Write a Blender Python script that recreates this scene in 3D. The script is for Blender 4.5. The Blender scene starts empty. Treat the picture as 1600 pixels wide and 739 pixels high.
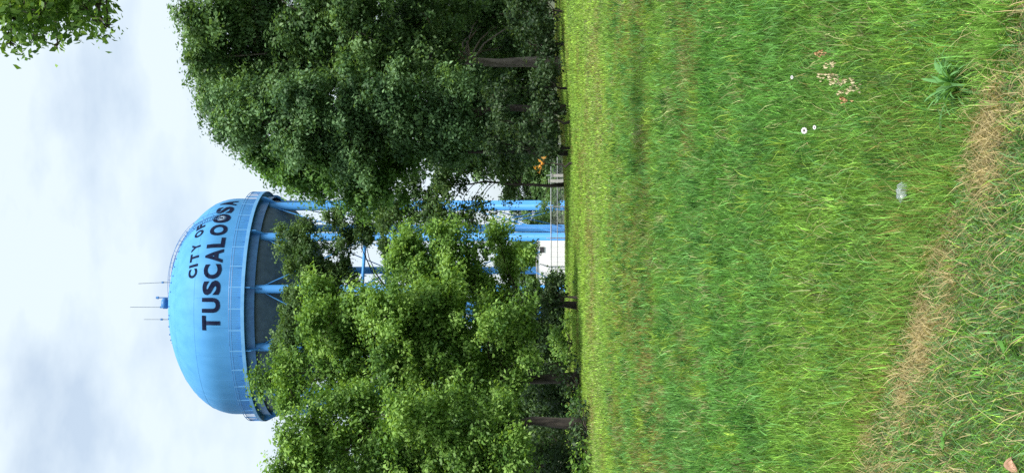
import bpy, bmesh, math, random
import numpy as np
from mathutils import Vector, Matrix

# ------------------------------------------------------------------ camera, sky, sun, exposure
scene = bpy.context.scene
COL = scene.collection
R = math.radians
F = 2100.0            # focal length in photograph pixels (photo 1600 x 739, held sideways)
HZ = 835.0            # photo column of the horizon
EYE = 1.6

cam_data = bpy.data.cameras.new('camera')
cam = bpy.data.objects.new('camera', cam_data)
COL.objects.link(cam)
cam_data.sensor_fit = 'HORIZONTAL'
cam_data.sensor_width = 36.0
cam_data.lens = 36.0 * F / 1600.0
cam_data.clip_start = 0.05
cam_data.clip_end = 4000
pitch = math.atan((HZ - 800.0) / F)
fwd = Vector((0, math.cos(pitch), math.sin(pitch)))
cx = Vector((0, math.sin(pitch), -math.cos(pitch)))      # picture right = down in the place
cy = Vector((1, 0, 0))                                   # picture up = right in the place
cz = -fwd
m = Matrix.Identity(4)
for i in range(3):
    m[i][0] = cx[i]; m[i][1] = cy[i]; m[i][2] = cz[i]
m[0][3], m[1][3], m[2][3] = 0, 0, EYE
cam.matrix_world = m
scene.camera = cam

SUN_EL, SUN_AZ = 62.0, 150.0        # azimuth clockwise from +Y: high on the right, a little behind
world = bpy.data.worlds.new('World'); scene.world = world
world.use_nodes = True
wn, wl = world.node_tree.nodes, world.node_tree.links
wn.clear()
wo = wn.new('ShaderNodeOutputWorld'); bg = wn.new('ShaderNodeBackground')
sky = wn.new('ShaderNodeTexSky'); sky.sky_type = 'NISHITA'; sky.sun_disc = False
sky.sun_elevation = R(SUN_EL); sky.sun_rotation = R(SUN_AZ)
sky.air_density = 1.0; sky.dust_density = 1.5; sky.ozone_density = 1.0
tc = wn.new('ShaderNodeTexCoord')
mp = wn.new('ShaderNodeMapping'); mp.inputs['Scale'].default_value = (1.0, 1.0, 2.2)
n1 = wn.new('ShaderNodeTexNoise'); n1.inputs['Scale'].default_value = 9.0; n1.inputs['Detail'].default_value = 6; n1.inputs['Roughness'].default_value = 0.5
r1 = wn.new('ShaderNodeValToRGB')
r1.color_ramp.elements[0].position = 0.30; r1.color_ramp.elements[0].color = (0.56, 0.56, 0.56, 1)
r1.color_ramp.elements[1].position = 0.56; r1.color_ramp.elements[1].color = (1, 1, 1, 1)
mix = wn.new('ShaderNodeMix'); mix.data_type = 'RGBA'
mix.inputs['B'].default_value = (4.95, 5.65, 6.2, 1)       # bright overcast
wl.new(tc.outputs['Generated'], mp.inputs['Vector']); wl.new(mp.outputs['Vector'], n1.inputs['Vector'])
wl.new(n1.outputs['Fac'], r1.inputs['Fac']); wl.new(r1.outputs['Color'], mix.inputs['Factor'])
wl.new(sky.outputs['Color'], mix.inputs['A']); wl.new(mix.outputs['Result'], bg.inputs['Color'])
bg.inputs['Strength'].default_value = 0.1
wl.new(bg.outputs['Background'], wo.inputs['Surface'])

sun_d = bpy.data.lights.new('sun', 'SUN'); sun_d.energy = 4.4; sun_d.angle = R(14); sun_d.color = (1.0, 0.95, 0.86)
sun = bpy.data.objects.new('sun', sun_d); COL.objects.link(sun)
sd = Vector((math.sin(R(SUN_AZ)) * math.cos(R(SUN_EL)), math.cos(R(SUN_AZ)) * math.cos(R(SUN_EL)), math.sin(R(SUN_EL))))
sun.rotation_euler = sd.to_track_quat('Z', 'Y').to_euler()
sun.location = sd * 60

scene.view_settings.view_transform = 'Standard'
scene.view_settings.look = 'None'
scene.view_settings.exposure = 0.78
scene.view_settings.gamma = 1.0
scene.view_settings.use_curve_mapping = False
scene.render.engine = 'CYCLES'
scene.cycles.max_bounces = 6
scene.cycles.diffuse_bounces = 3
scene.cycles.transmission_bounces = 4
scene.cycles.use_denoising = False

# ------------------------------------------------------------------ helpers
rng = np.random.default_rng(7)
random.seed(7)


def sstep(a, b, x):
    t = np.clip((np.asarray(x, dtype=float) - a) / (b - a), 0, 1)
    return t * t * (3 - 2 * t)


def at(px, py, d):
    """point seen at photo pixel (px, py), d metres ahead"""
    return Vector((d * (369.5 - py) / F, d, EYE + d * (HZ - px) / F))


_perm = np.random.default_rng(3).random((256, 256))
def vnoise(x, y):
    x = np.asarray(x, dtype=float); y = np.asarray(y, dtype=float)
    xi = np.floor(x).astype(int); yi = np.floor(y).astype(int)
    fx = x - xi; fy = y - yi
    fx = fx * fx * (3 - 2 * fx); fy = fy * fy * (3 - 2 * fy)
    a = _perm[xi & 255, yi & 255]; b = _perm[(xi + 1) & 255, yi & 255]
    c = _perm[xi & 255, (yi + 1) & 255]; d = _perm[(xi + 1) & 255, (yi + 1) & 255]
    return (a * (1 - fx) + b * fx) * (1 - fy) + (c * (1 - fx) + d * fx) * fy


def fbm(x, y, o=3):
    s = 0; a = .5; t = 0
    for k in range(o):
        s = s + a * vnoise(x * 2 ** k + 17.3 * k, y * 2 ** k + 9.1 * k); t += a; a *= .5
    return s / t


def edge_y(x):
    """the ragged line where the mown verge meets the taller field"""
    return 5.35 - 1.14 * x + 0.35 * (fbm(x * 2.3 + 40, x * 0 + 3.0) - .5)


def ground_z(x, y):
    x = np.asarray(x, dtype=float); y = np.asarray(y, dtype=float)
    z = 0.45 * sstep(1, 11, x) * sstep(28, 66, y)
    z = z - 2.3 * sstep(66, 108, y - 0.35 * np.clip(x, 0, 14))
    z = z + 0.05 * (fbm(x * .35, y * .35) - .5) * sstep(6, 12, y)
    e = y - edge_y(x)
    near = sstep(60, 20, y)
    z = z - 0.05 * sstep(-.12, .25, e) * near           # the field lies a hand lower than the verge
    z = z + 1.2 * (fbm(x * .01 + 5, y * .01) - .5) * sstep(150, 400, np.hypot(x, y))
    return z


def gz(x, y):
    return float(ground_z(x, y))


def tag(o, label=None, cat=None, group=None, kind=None):
    if label: o['label'] = label
    if cat: o['category'] = cat
    if group: o['group'] = group
    if kind: o['kind'] = kind
    return o


def empty(name, loc=(0, 0, 0), rz=0):
    o = bpy.data.objects.new(name, None); COL.objects.link(o)
    o.location = loc; o.rotation_euler = (0, 0, rz); o.empty_display_size = .3
    return o


class MB:
    """collects shapes, then links them as one mesh object"""
    def __init__(self):
        self.v = []; self.f = []

    def poly(self, pts):
        n = len(self.v); self.v += [tuple(p) for p in pts]; self.f.append(tuple(range(n, n + len(pts))))

    def box(self, c, s, rz=0):
        n = len(self.v); ca, sa = math.cos(rz), math.sin(rz)
        for dz in (-.5, .5):
            for dx, dy in ((-.5, -.5), (.5, -.5), (.5, .5), (-.5, .5)):
                x, y = dx * s[0], dy * s[1]
                self.v.append((c[0] + x * ca - y * sa, c[1] + x * sa + y * ca, c[2] + dz * s[2]))
        for q in ((3, 2, 1, 0), (4, 5, 6, 7), (0, 1, 5, 4), (1, 2, 6, 5), (2, 3, 7, 6), (3, 0, 4, 7)):
            self.f.append(tuple(n + i for i in q))

    def tube(self, pts, rad, seg=8, cap=True):
        pts = [Vector(p) for p in pts]
        if not hasattr(rad, '__len__'): rad = [rad] * len(pts)
        n0 = len(self.v); k = len(pts); u = None
        for i, p in enumerate(pts):
            t = (pts[min(i + 1, k - 1)] - pts[max(i - 1, 0)])
            if t.length < 1e-9: t = Vector((0, 0, 1))
            t.normalize()
            if u is None:
                u = t.orthogonal().normalized()
            else:
                u = (u - t * u.dot(t))
                u = u.normalized() if u.length > 1e-6 else t.orthogonal().normalized()
            w = t.cross(u)
            for j in range(seg):
                a = 2 * math.pi * j / seg
                q = p + (u * math.cos(a) + w * math.sin(a)) * rad[i]
                self.v.append((q.x, q.y, q.z))
        for i in range(k - 1):
            for j in range(seg):
                a = n0 + i * seg + j; b = n0 + i * seg + (j + 1) % seg
                self.f.append((a, b, b + seg, a + seg))
        if cap:
            self.f.append(tuple(n0 + j for j in reversed(range(seg))))
            self.f.append(tuple(n0 + (k - 1) * seg + j for j in range(seg)))

    def lathe(self, prof, seg=64, c=(0, 0, 0), a0=0, a1=2 * math.pi):
        full = abs(a1 - a0 - 2 * math.pi) < 1e-6
        n0 = len(self.v); k = len(prof); ns = seg if full else seg + 1
        for i in range(ns):
            a = a0 + (a1 - a0) * i / seg
            for r, z in prof:
                self.v.append((c[0] + r * math.sin(a), c[1] - r * math.cos(a), c[2] + z))
        for i in range(seg):
            i2 = (i + 1) % ns
            for j in range(k - 1):
                self.f.append((n0 + i * k + j, n0 + i2 * k + j, n0 + i2 * k + j + 1, n0 + i * k + j + 1))

    def build(self, name, mat, parent=None, smooth=False):
        me = bpy.data.meshes.new(name)
        me.from_pydata(self.v, [], self.f)
        if smooth: me.polygons.foreach_set('use_smooth', np.ones(len(me.polygons), dtype=bool))
        me.update()
        if mat: me.materials.append(mat)
        o = bpy.data.objects.new(name, me); COL.objects.link(o)
        if parent: o.parent = parent
        return o


def np_mesh(name, verts, faces_list, mat, parent=None, colors=None, smooth=False):
    """verts (n,3); faces_list: arrays (m,3) or (m,4)"""
    me = bpy.data.meshes.new(name)
    verts = np.ascontiguousarray(verts, dtype=np.float32)
    loops = np.concatenate([f.ravel() for f in faces_list]).astype(np.int32)
    tot = np.concatenate([np.full(len(f), f.shape[1]) for f in faces_list]).astype(np.int32)
    start = np.concatenate([[0], np.cumsum(tot)[:-1]]).astype(np.int32)
    me.vertices.add(len(verts)); me.vertices.foreach_set('co', verts.ravel())
    me.loops.add(len(loops)); me.loops.foreach_set('vertex_index', loops)
    me.polygons.add(len(tot)); me.polygons.foreach_set('loop_start', start); me.polygons.foreach_set('loop_total', tot)
    if smooth: me.polygons.foreach_set('use_smooth', np.ones(len(tot), dtype=bool))
    if colors is not None:
        at_ = me.color_attributes.new('tint', 'FLOAT_COLOR', 'POINT')
        c4 = np.ones((len(verts), 4), dtype=np.float32); c4[:, :3] = colors
        at_.data.foreach_set('color', c4.ravel())
    me.update(calc_edges=True)
    if mat: me.materials.append(mat)
    o = bpy.data.objects.new(name, me); COL.objects.link(o)
    if parent: o.parent = parent
    return o


# ------------------------------------------------------------------ materials
def new_mat(name):
    mt = bpy.data.materials.new(name); mt.use_nodes = True
    return mt, mt.node_tree.nodes, mt.node_tree.links, mt.node_tree.nodes['Principled BSDF']


def noisy(name, c1, c2, scale=5, rough=.6, bump=0, detail=5, metallic=0, lo=.35, hi=.65, stretch=(1, 1, 1), spec=.5):
    mt, n, l, p = new_mat(name)
    t = n.new('ShaderNodeTexCoord'); mpg = n.new('ShaderNodeMapping'); mpg.inputs['Scale'].default_value = stretch
    nz = n.new('ShaderNodeTexNoise'); nz.inputs['Scale'].default_value = scale; nz.inputs['Detail'].default_value = detail
    rp = n.new('ShaderNodeValToRGB')
    rp.color_ramp.elements[0].position = lo; rp.color_ramp.elements[0].color = (*c1, 1)
    rp.color_ramp.elements[1].position = hi; rp.color_ramp.elements[1].color = (*c2, 1)
    l.new(t.outputs['Object'], mpg.inputs['Vector']); l.new(mpg.outputs['Vector'], nz.inputs['Vector'])
    l.new(nz.outputs['Fac'], rp.inputs['Fac']); l.new(rp.outputs['Color'], p.inputs['Base Color'])
    p.inputs['Roughness'].default_value = rough; p.inputs['Metallic'].default_value = metallic
    p.inputs['Specular IOR Level'].default_value = spec
    if bump:
        b = n.new('ShaderNodeBump'); b.inputs['Strength'].default_value = bump
        l.new(nz.outputs['Fac'], b.inputs['Height']); l.new(b.outputs['Normal'], p.inputs['Normal'])
    return mt


def leafy(name, trans=.35, rough=.5, gain=1.0, spec=.3):
    """leaf or blade whose own colour is stored per leaf; some light passes through it"""
    mt, n, l, p = new_mat(name)
    a = n.new('ShaderNodeAttribute'); a.attribute_name = 'tint'
    out = n['Material Output']
    p.inputs['Roughness'].default_value = rough; p.inputs['Specular IOR Level'].default_value = spec
    tr = n.new('ShaderNodeBsdfTranslucent'); mx = n.new('ShaderNodeMixShader'); mx.inputs['Fac'].default_value = trans
    g = n.new('ShaderNodeMix'); g.data_type = 'RGBA'; g.blend_type = 'MULTIPLY'; g.inputs['Factor'].default_value = 1
    g.inputs['B'].default_value = (1.25, 1.2, .55, 1)
    l.new(a.outputs['Color'], p.inputs['Base Color']); l.new(a.outputs['Color'], g.inputs['A'])
    l.new(g.outputs['Result'], tr.inputs['Color'])
    l.new(p.outputs['BSDF'], mx.inputs[1]); l.new(tr.outputs['BSDF'], mx.inputs[2]); l.new(mx.outputs['Shader'], out.inputs['Surface'])
    return mt


M = {}
M['leaf'] = leafy('tree_leaf', .4, .5, spec=.22)
M['blade'] = leafy('grass_blade', .35, .6, spec=.12)
M['bark'] = noisy('bark', (.018, .014, .012), (.075, .060, .050), 9, .9, .6, stretch=(1, 1, .2))
M['bark_pale'] = noisy('bark_pale', (.11, .09, .075), (.25, .21, .18), 7, .9, .5, stretch=(1, 1, .25))
M['soil'] = noisy('soil_and_thatch', (.022, .040, .012), (.060, .070, .026), 1.2, .95, .4, 8)
M['paint'] = noisy('tank_blue_paint', (.056, .228, .48), (.072, .265, .54), 1.1, .6, 0, 9, stretch=(1, 1, .3), lo=.3, hi=.65, spec=.15)
M['bowl_blue'] = noisy('tank_underside_blue', (.045, .085, .14), (.075, .13, .20), 1.4, .6, 0, 6)  # darker, greyer blue than the shell
M['leg_paint'] = noisy('leg_blue_paint', (.045, .21, .52), (.065, .26, .60), 1.2, .5, 0, 5, stretch=(1, 1, .2), spec=.25)
M['trim_paint'] = noisy('trim_light_blue_paint', (.10, .29, .56), (.13, .34, .62), 1.5, .5, 0, 5, spec=.25)
M['rail_paint'] = noisy('rail_blue_paint', (.03, .13, .33), (.05, .19, .43), 2, .5)
M['letter'] = noisy('lettering_black', (.006, .010, .03), (.012, .018, .045), 3, .9, spec=.05)
M['seal'] = noisy('seal_pale', (.28, .42, .60), (.36, .50, .68), 8, .6)
M['galv'] = noisy('galvanised_steel', (.20, .22, .24), (.32, .34, .36), 6, .6, 0, 4, metallic=.3)
M['antenna'] = noisy('antenna_grey', (.20, .24, .28), (.30, .33, .36), 6, .6)
M['white_metal'] = noisy('white_siding', (.74, .75, .76), (.88, .88, .87), 1.6, .55, 0, 6, stretch=(1, 1, .3))
M['roof_grey'] = noisy('shed_roof', (.30, .27, .24), (.55, .53, .50), 4, .7)
M['dark'] = noisy('dark_opening', (.02, .02, .022), (.04, .04, .045), 4, .7)
M['concrete'] = noisy('concrete', (.30, .30, .29), (.45, .44, .42), 5, .9, .2)
M['petal'] = noisy('white_petal', (.36, .36, .39), (.52, .51, .53), 30, .7)
M['flower_eye'] = noisy('flower_eye', (.05, .045, .06), (.12, .10, .10), 40, .9)
M['stem'] = noisy('green_stem', (.06, .13, .03), (.10, .19, .05), 20, .6)
M['seed'] = noisy('cream_seed_cluster', (.46, .40, .22), (.64, .57, .36), 60, .8)
M['rust_seed'] = noisy('rust_seed_cluster', (.36, .20, .09), (.52, .33, .16), 60, .8)
M['dead_leaf'] = noisy('dead_leaf', (.28, .16, .10), (.48, .30, .22), 25, .7, .3)
mt, n_, l_, p_ = new_mat('clear_plastic')
p_.inputs['Base Color'].default_value = (.50, .58, .58, 1); p_.inputs['Roughness'].default_value = .3
p_.inputs['Transmission Weight'].default_value = .7; p_.inputs['IOR'].default_value = 1.3
M['plastic'] = mt

# ------------------------------------------------------------------ ground: one sheet out to the horizon
def lines(fine_lo, fine_hi, step, far):
    a = list(np.arange(fine_lo, fine_hi + 1e-6, step)); s = step
    while a[-1] < far: s *= 1.25; a.append(a[-1] + s)
    s = step
    while a[0] > -far: s *= 1.25; a.insert(0, a[0] - s)
    return np.array(a)
gx = lines(-7, 9, .22, 1500); gy = lines(2, 30, .22, 1500)
GX, GY = np.meshgrid(gx, gy)
GZ = ground_z(GX, GY)
gv = np.stack([GX.ravel(), GY.ravel(), GZ.ravel()], 1)
nx, ny = len(gx), len(gy)
ii = (np.arange(ny - 1)[:, None] * nx + np.arange(nx - 1)[None, :]).ravel()
ground = np_mesh('ground', gv, [np.stack([ii, ii + 1, ii + nx + 1, ii + nx], 1)], M['soil'], smooth=True)
tag(ground, 'grassy field sloping away to the trees and the tower', 'ground', kind='structure')

# ------------------------------------------------------------------ water tower
TD = 142.0
TC = at(0, 478, TD); TX, TY = TC.x, TC.y
TB = gz(TX, TY)
tower = empty('water_tower', (TX, TY, TB))
tag(tower, 'big blue water tower reading CITY OF TUSCALOOSA above the trees', 'water tower')
ZW = EYE + 28.4 - TB          # walkway floor, above the tower's base
ZE = EYE + 31.3 - TB          # widest line of the tank
RT, BT = 11.35, 6.9          # tank radius, dome rise
RW = 12.05


def dome_r(z):                # radius of the shell at height z (above base)
    if z >= ZE: return RT * math.sqrt(max(0, 1 - ((z - ZE) / BT) ** 2))
    return RT - .012 * (ZE - z) ** 2


def shell_pt(az, z, off=0.0):
    """point on the shell at azimuth az (0 = towards the camera, + = to the right)"""
    r = dome_r(z)
    if z > ZE:
        nr, nz_ = r / RT ** 2, (z - ZE) / BT ** 2
    else:
        nr, nz_ = 1, -.02
    k = math.hypot(nr, nz_); nr /= k; nz_ /= k
    r += nr * off; z += nz_ * off
    return Vector((r * math.sin(az), -r * math.cos(az), z))


b = MB()
prof = [(dome_r(z), z) for z in np.linspace(ZW - .3, ZE, 8)]
for t in np.linspace(0, 90, 28)[1:]:
    prof.append((max(.02, RT * math.cos(R(t))), ZE + BT * math.sin(R(t))))
b.lathe(prof, 96)
b.build('tank_shell', M['paint'], tower, True)
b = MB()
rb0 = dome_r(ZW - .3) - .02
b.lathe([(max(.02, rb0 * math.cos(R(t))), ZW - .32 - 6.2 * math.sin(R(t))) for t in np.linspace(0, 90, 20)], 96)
b.build('tank_bowl', M['bowl_blue'], tower, True)
# raised weld seams round and up the dome
for z in (ZE + 2.1, ZE + 4.6):
    b = MB(); b.lathe([(dome_r(z - .035) + .0, z - .035), (dome_r(z) + .022, z + .008), (dome_r(z + .035), z + .035)], 96)
    b.build('weld_seam', M['paint'], tower, True)
for k in range(24):
    az = R(7 + 15 * k)
    z1 = ZE + (4.6 if k % 2 else 2.1)
    b = MB(); b.tube([shell_pt(az, z, -.012) for z in np.linspace(ZW + .3, z1, 12)], .028, 5)
    b.build('weld_seam', M['paint'], tower, True)
# walkway
b = MB(); b.lathe([(RT - .2, ZW - .05), (RW, ZW - .05), (RW, ZW), (RT - .2, ZW)], 96); walk = b.build('walkway', M['leg_paint'], tower)
b = MB(); b.lathe([(RW + .003, ZW - .22), (RW + .06, ZW - .22), (RW + .06, ZW + .12), (RW + .003, ZW + .12), (RW + .003, ZW - .22)], 96); b.build('toe_plate', M['trim_paint'], walk)
b = MB(); b.lathe([(RT + .13, ZW - .06), (RT + .13, ZW - 1.1), (RT + .17, ZW - 1.1), (RT + .17, ZW - .06)], 96); b.build('ring_girder', M['rail_paint'], walk)
for hz in (1.28, 1.06):
    b = MB(); b.tube([(RW * math.sin(a), -RW * math.cos(a), ZW + hz) for a in np.linspace(0, 2 * math.pi, 97)], .035, 5, False)
    b.build('handrail', M['rail_paint'], walk)
LEG0 = 11.5
NP = 36
post = None
for k in range(NP):
    a = R(LEG0 + 10 * k); ca, sa = math.cos(a), math.sin(a)
    if post is None:
        b = MB(); b.box((0, 0, .64), (.11, .08, 1.28)); post = b.build('rail_post', M['trim_paint'], walk); o = post
    else:
        o = post.copy(); COL.objects.link(o)
    o.location = (RW * sa, -RW * ca, ZW + .12); o.rotation_euler = (0, 0, a); o.scale = (1, 1, .9)
b = MB()
for k in range(NP):
    for j in range(1, 9):
        a = R(LEG0 + 10 * k + 10 * j / 9)
        b.box((RW * math.sin(a), -RW * math.cos(a), ZW + .6), (.026, .026, .94), a)
o = b.build('balusters', M['rail_paint'], walk); o['kind'] = 'stuff'
# twelve legs, gussets, struts and rods
RL = 11.0
legm = None
for k in range(12):
    a = R(LEG0 + 30 * k); sa, ca = math.sin(a), math.cos(a)
    if legm is None:
        b = MB(); b.lathe([(.62, 0), (.62, .12), (.42, .14), (.42, ZW - .07)], 20)
        o = legm = b.build('leg', M['leg_paint'], tower, True)
        g = MB(); th = .04
        pr = [(.38, ZW - 1.9), (1.0, ZW - .75), (1.02, ZW - .24), (.38, ZW - .24)]
        g.poly([(-th, -r, z) for r, z in pr]); g.poly([(th, -r, z) for r, z in reversed(pr)])
        for i in range(4):
            (r0, z0), (r1, z1) = pr[i], pr[(i + 1) % 4]
            g.poly([(-th, -r0, z0), (th, -r0, z0), (th, -r1, z1), (-th, -r1, z1)])
        gus = g.build('gusset', M['leg_paint'], o)
        f = MB(); f.box((0, 0, .05), (1.7, 1.7, .7)); foot = f.build('footing', M['concrete'], o)
    else:
        o = legm.copy(); COL.objects.link(o)
        for ch in (gus, foot):
            c = ch.copy(); COL.objects.link(c); c.parent = o
    o.location = (RL * sa, -RL * ca, 0); o.rotation_euler = (0, 0, a)
tiers = [(.9, 10.6), (10.9, 20.6), (20.9, ZW - 2.0)]
chord = 2 * RL * math.sin(R(15)); rad_m = RL * math.cos(R(15)) 
rodm = {}
for ti, (z0, z1) in enumerate(tiers):
    for k in range(12):
        a = R(LEG0 + 15 + 30 * k)
        for sgn in (-1, 1):
            key = (ti, sgn)
            if key not in rodm:
                b = MB(); h = chord / 2 - .4
                b.tube([(-h * sgn, sgn * .05, z0), (h * sgn, sgn * .05, z1)], .055, 6)
                o = rodm[key] = b.build('brace_rod', M['leg_paint'], tower)
            else:
                o = rodm[key].copy(); COL.objects.link(o)
            o.location = (rad_m * math.sin(a), -rad_m * math.cos(a), 0); o.rotation_euler = (0, 0, a)
strm = None
for zt in (10.75, 20.75):
    for k in range(12):
        a = R(LEG0 + 15 + 30 * k)
        if strm is None:
            b = MB(); b.tube([(-chord / 2 + .38, 0, 0), (chord / 2 - .38, 0, 0)], .16, 8)
            o = strm = b.build('strut', M['leg_paint'], tower, True)
        else:
            o = strm.copy(); COL.objects.link(o)
        o.location = (rad_m * math.sin(a), -rad_m * math.cos(a), zt); o.rotation_euler = (0, 0, a)
b = MB(); b.lathe([(1.3, 0), (1.3, .3), (.9, .6), (.9, ZW - 6.2)], 28); b.build('riser_pipe', M['leg_paint'], tower, True)
# vent, antennas and lamp on the roof
ZT = ZE + BT
b = MB(); b.lathe([(.02, 1.32), (.42, 1.28), (.56, 1.14), (.56, .72), (.36, .70), (.36, 0)], 20); o = b.build('roof_vent', M['rail_paint'], tower, True); o.location = (.25, -.3, ZT - .05)
for px, ax, ztop, lean, rr in ((478, -.15, 4.7, 0.0, .04), (440, 2.5, 4.0, -.16, .042), (499.5, -1.45, 3.3, 0.0, .038)):
    zb = dome_z = ZE + BT * math.sqrt(1 - (ax / RT) ** 2)
    an = MB(); an.tube([(ax, 0, zb - .1), (ax + lean * .2, 0, zb + 1.4)], .06, 6)
    o = an.build('antenna', M['antenna'], tower)
    w = MB(); w.tube([(ax + lean * .2, 0, zb + 1.35), (ax + lean * 1.0, 0, zb + ztop)], rr, 6); w.build('whip', M['antenna'], o)
    c = MB(); c.box((ax + lean * .2, 0, zb + 1.42), (.2, .2, .18)); c.build('clamp', M['rail_paint'], o)
b = MB(); zb = ZE + BT * math.sqrt(1 - (.85 / RT) ** 2); b.tube([(.85, 0, zb - .1), (.85, 0, zb + 1.75)], .06, 6); o = b.build('warning_light', M['rail_paint'], tower)
b = MB(); b.lathe([(.02, .3), (.12, .26), (.15, .0), (.02, -.02)], 12, (.85, 0, zb + 1.7)); b.build('lamp_head', M['rail_paint'], o)
# roof ladder with its two handrails, up one meridian
LAZ = R(55)
lad = empty('roof_ladder'); lad.parent = tower
for s in (-1, 1):
    for off, nm, rr in ((.10, 'ladder_rail', .025), (.40, 'grab_rail', .022)):
        b = MB(); pts = []
        for t in np.linspace(3, 86, 26):
            z = ZE + BT * math.sin(R(t)); r = max(1.2, dome_r(z))
            pts.append(shell_pt(LAZ + s * .34 / r, z, off))
        b.tube(pts, rr, 5); b.build(nm, M['rail_paint'], lad)
rung = None
for t in np.linspace(5, 82, 34):
    z = ZE + BT * math.sin(R(t)); r = dome_r(z)
    b = MB(); b.tube([shell_pt(LAZ - .34 / r, z, .12), shell_pt(LAZ + .34 / r, z, .12)], .022, 5); b.build('rung', M['rail_paint'], lad)
for t in np.linspace(10, 80, 9):
    z = ZE + BT * math.sin(R(t)); r = dome_r(z)
    for s in (-1, 1):
        b = MB(); b.tube([shell_pt(LAZ + s * .34 / r, z, 0), shell_pt(LAZ + s * .34 / r, z, .40)], .02, 5); b.build('stanchion', M['rail_paint'], lad)
# small lifting lugs scattered over the dome
for k in range(46):
    az = R(-180 + 360 * ((k * .618) % 1)); t = R(14 + 68 * ((k * .381 + .13) % 1))
    p = shell_pt(az, ZE + BT * math.sin(t), .04)
    b = MB(); b.box((0, 0, 0), (.12, .10, .12)); o = b.build('lifting_lug', M['rail_paint'], tower); o.location = p; o.rotation_euler = (0, 0, az)


def flat_letter(ch, size, bold):
    cu = bpy.data.curves.new('letter', 'FONT'); cu.body = ch; cu.size = size; cu.offset = bold
    cu.align_x = 'CENTER'; cu.resolution_u = 4; cu.fill_mode = 'FRONT'
    ob = bpy.data.objects.new('letter', cu); COL.objects.link(ob)
    bpy.context.view_layer.update()
    me = bpy.data.meshes.new_from_object(ob.evaluated_get(bpy.context.evaluated_depsgraph_get()))
    bpy.data.objects.remove(ob); bpy.data.curves.remove(cu)
    bm = bmesh.new(); bm.from_mesh(me); bpy.data.meshes.remove(me)
    for _ in range(3):
        es = [e for e in bm.edges if e.calc_length() > .35]
        if not es: break
        bmesh.ops.subdivide_edges(bm, edges=es, cuts=1)
        bmesh.ops.triangulate(bm, faces=bm.faces[:])
    return bm


def wrap(bm, az0, zbase, sx, sy, off):
    for v in bm.verts:
        x, s = v.co.x * sx, v.co.y * sy
        z = zbase; left = s                      # walk up the shell by arc length
        step = .02 if s >= 0 else -.02
        while abs(left) > 1e-6:
            d = step if abs(left) > abs(step) else left
            r0, r1 = dome_r(z), dome_r(z + .01)
            z += d / math.hypot(1, (r1 - r0) / .01); left -= d
        v.co = shell_pt(az0 + x / dome_r(z), z, off)


def put_text(chars, azs, zbase, cap, wid, bold):
    for ch, az in zip(chars, azs):
        bm = flat_letter(ch, 1.0, bold)
        xs = [v.co.x for v in bm.verts]; ys = [v.co.y for v in bm.verts]
        mx = (min(xs) + max(xs)) / 2; h = max(ys) - min(ys); y0 = min(ys); w = max(xs) - min(xs)
        tw = wid * (.30 if ch == 'I' else .84 if ch in 'LF' else 1.06 if ch in 'OCA' else 1.0)
        for v in bm.verts:
            v.co.x -= mx; v.co.y -= y0
        wrap(bm, R(az), zbase, tw / w, cap / h, .035)
        me = bpy.data.meshes.new('letter'); bm.to_mesh(me); bm.free(); me.materials.append(M['letter'])
        o = bpy.data.objects.new('letter', me); COL.objects.link(o); o.parent = tower
        o['label'] = 'black painted capital letter ' + ch


put_text('TUSCALOOSA', [-5.6, 3.2, 11.9, 20.2, 28.6, 36.4, 44.8, 53.9, 62.3, 71.5], EYE + 30.7 - TB, 1.8, 1.45, .042)
put_text('CITYOF', [20.2, 24.6, 29.6, 36.0, 45.6, 51.6], EYE + 33.2 - TB, 1.16, .9, .042)
# seal inside the second O
seal = empty('seal'); seal.parent = tower
def shell_disc(r, azd, zc, off, n=28, inner=0):
    b = MB(); r_in = inner
    pts = [(r * math.cos(2 * math.pi * i / n), r * math.sin(2 * math.pi * i / n)) for i in range(n)]
    if inner:
        for i in range(n):
            p, q = pts[i], pts[(i + 1) % n]; k = inner / r
            b.poly([shell_pt(R(azd) + a_ / RT, zc + s_, off) for a_, s_ in (p, q, (q[0] * k, q[1] * k), (p[0] * k, p[1] * k))])
    else:
        b.poly([shell_pt(R(azd) + a_ / RT, zc + s_, off) for a_, s_ in pts])
    return b
SZ = EYE + 30.75 - TB + .86
shell_disc(.40, 53.9, SZ, .05).build('seal_disc', M['seal'], seal)
shell_disc(.36, 53.9, SZ, .062, inner=.30).build('seal_ring', M['letter'], seal)
b = MB()
for a_, s_, w_, h_ in ((0, -.12, .34, .07), (-.1, .02, .06, .2), (.1, .02, .06, .2), (0, .06, .06, .28), (0, .14, .26, .05)):
    b.poly([shell_pt(R(53.9) + (a_ + dx * w_) / RT, SZ + s_ + dz * h_, .062) for dx, dz in ((-.5, -.5), (.5, -.5), (.5, .5), (-.5, .5))])
b.build('seal_mark', M['letter'], seal)

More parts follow.
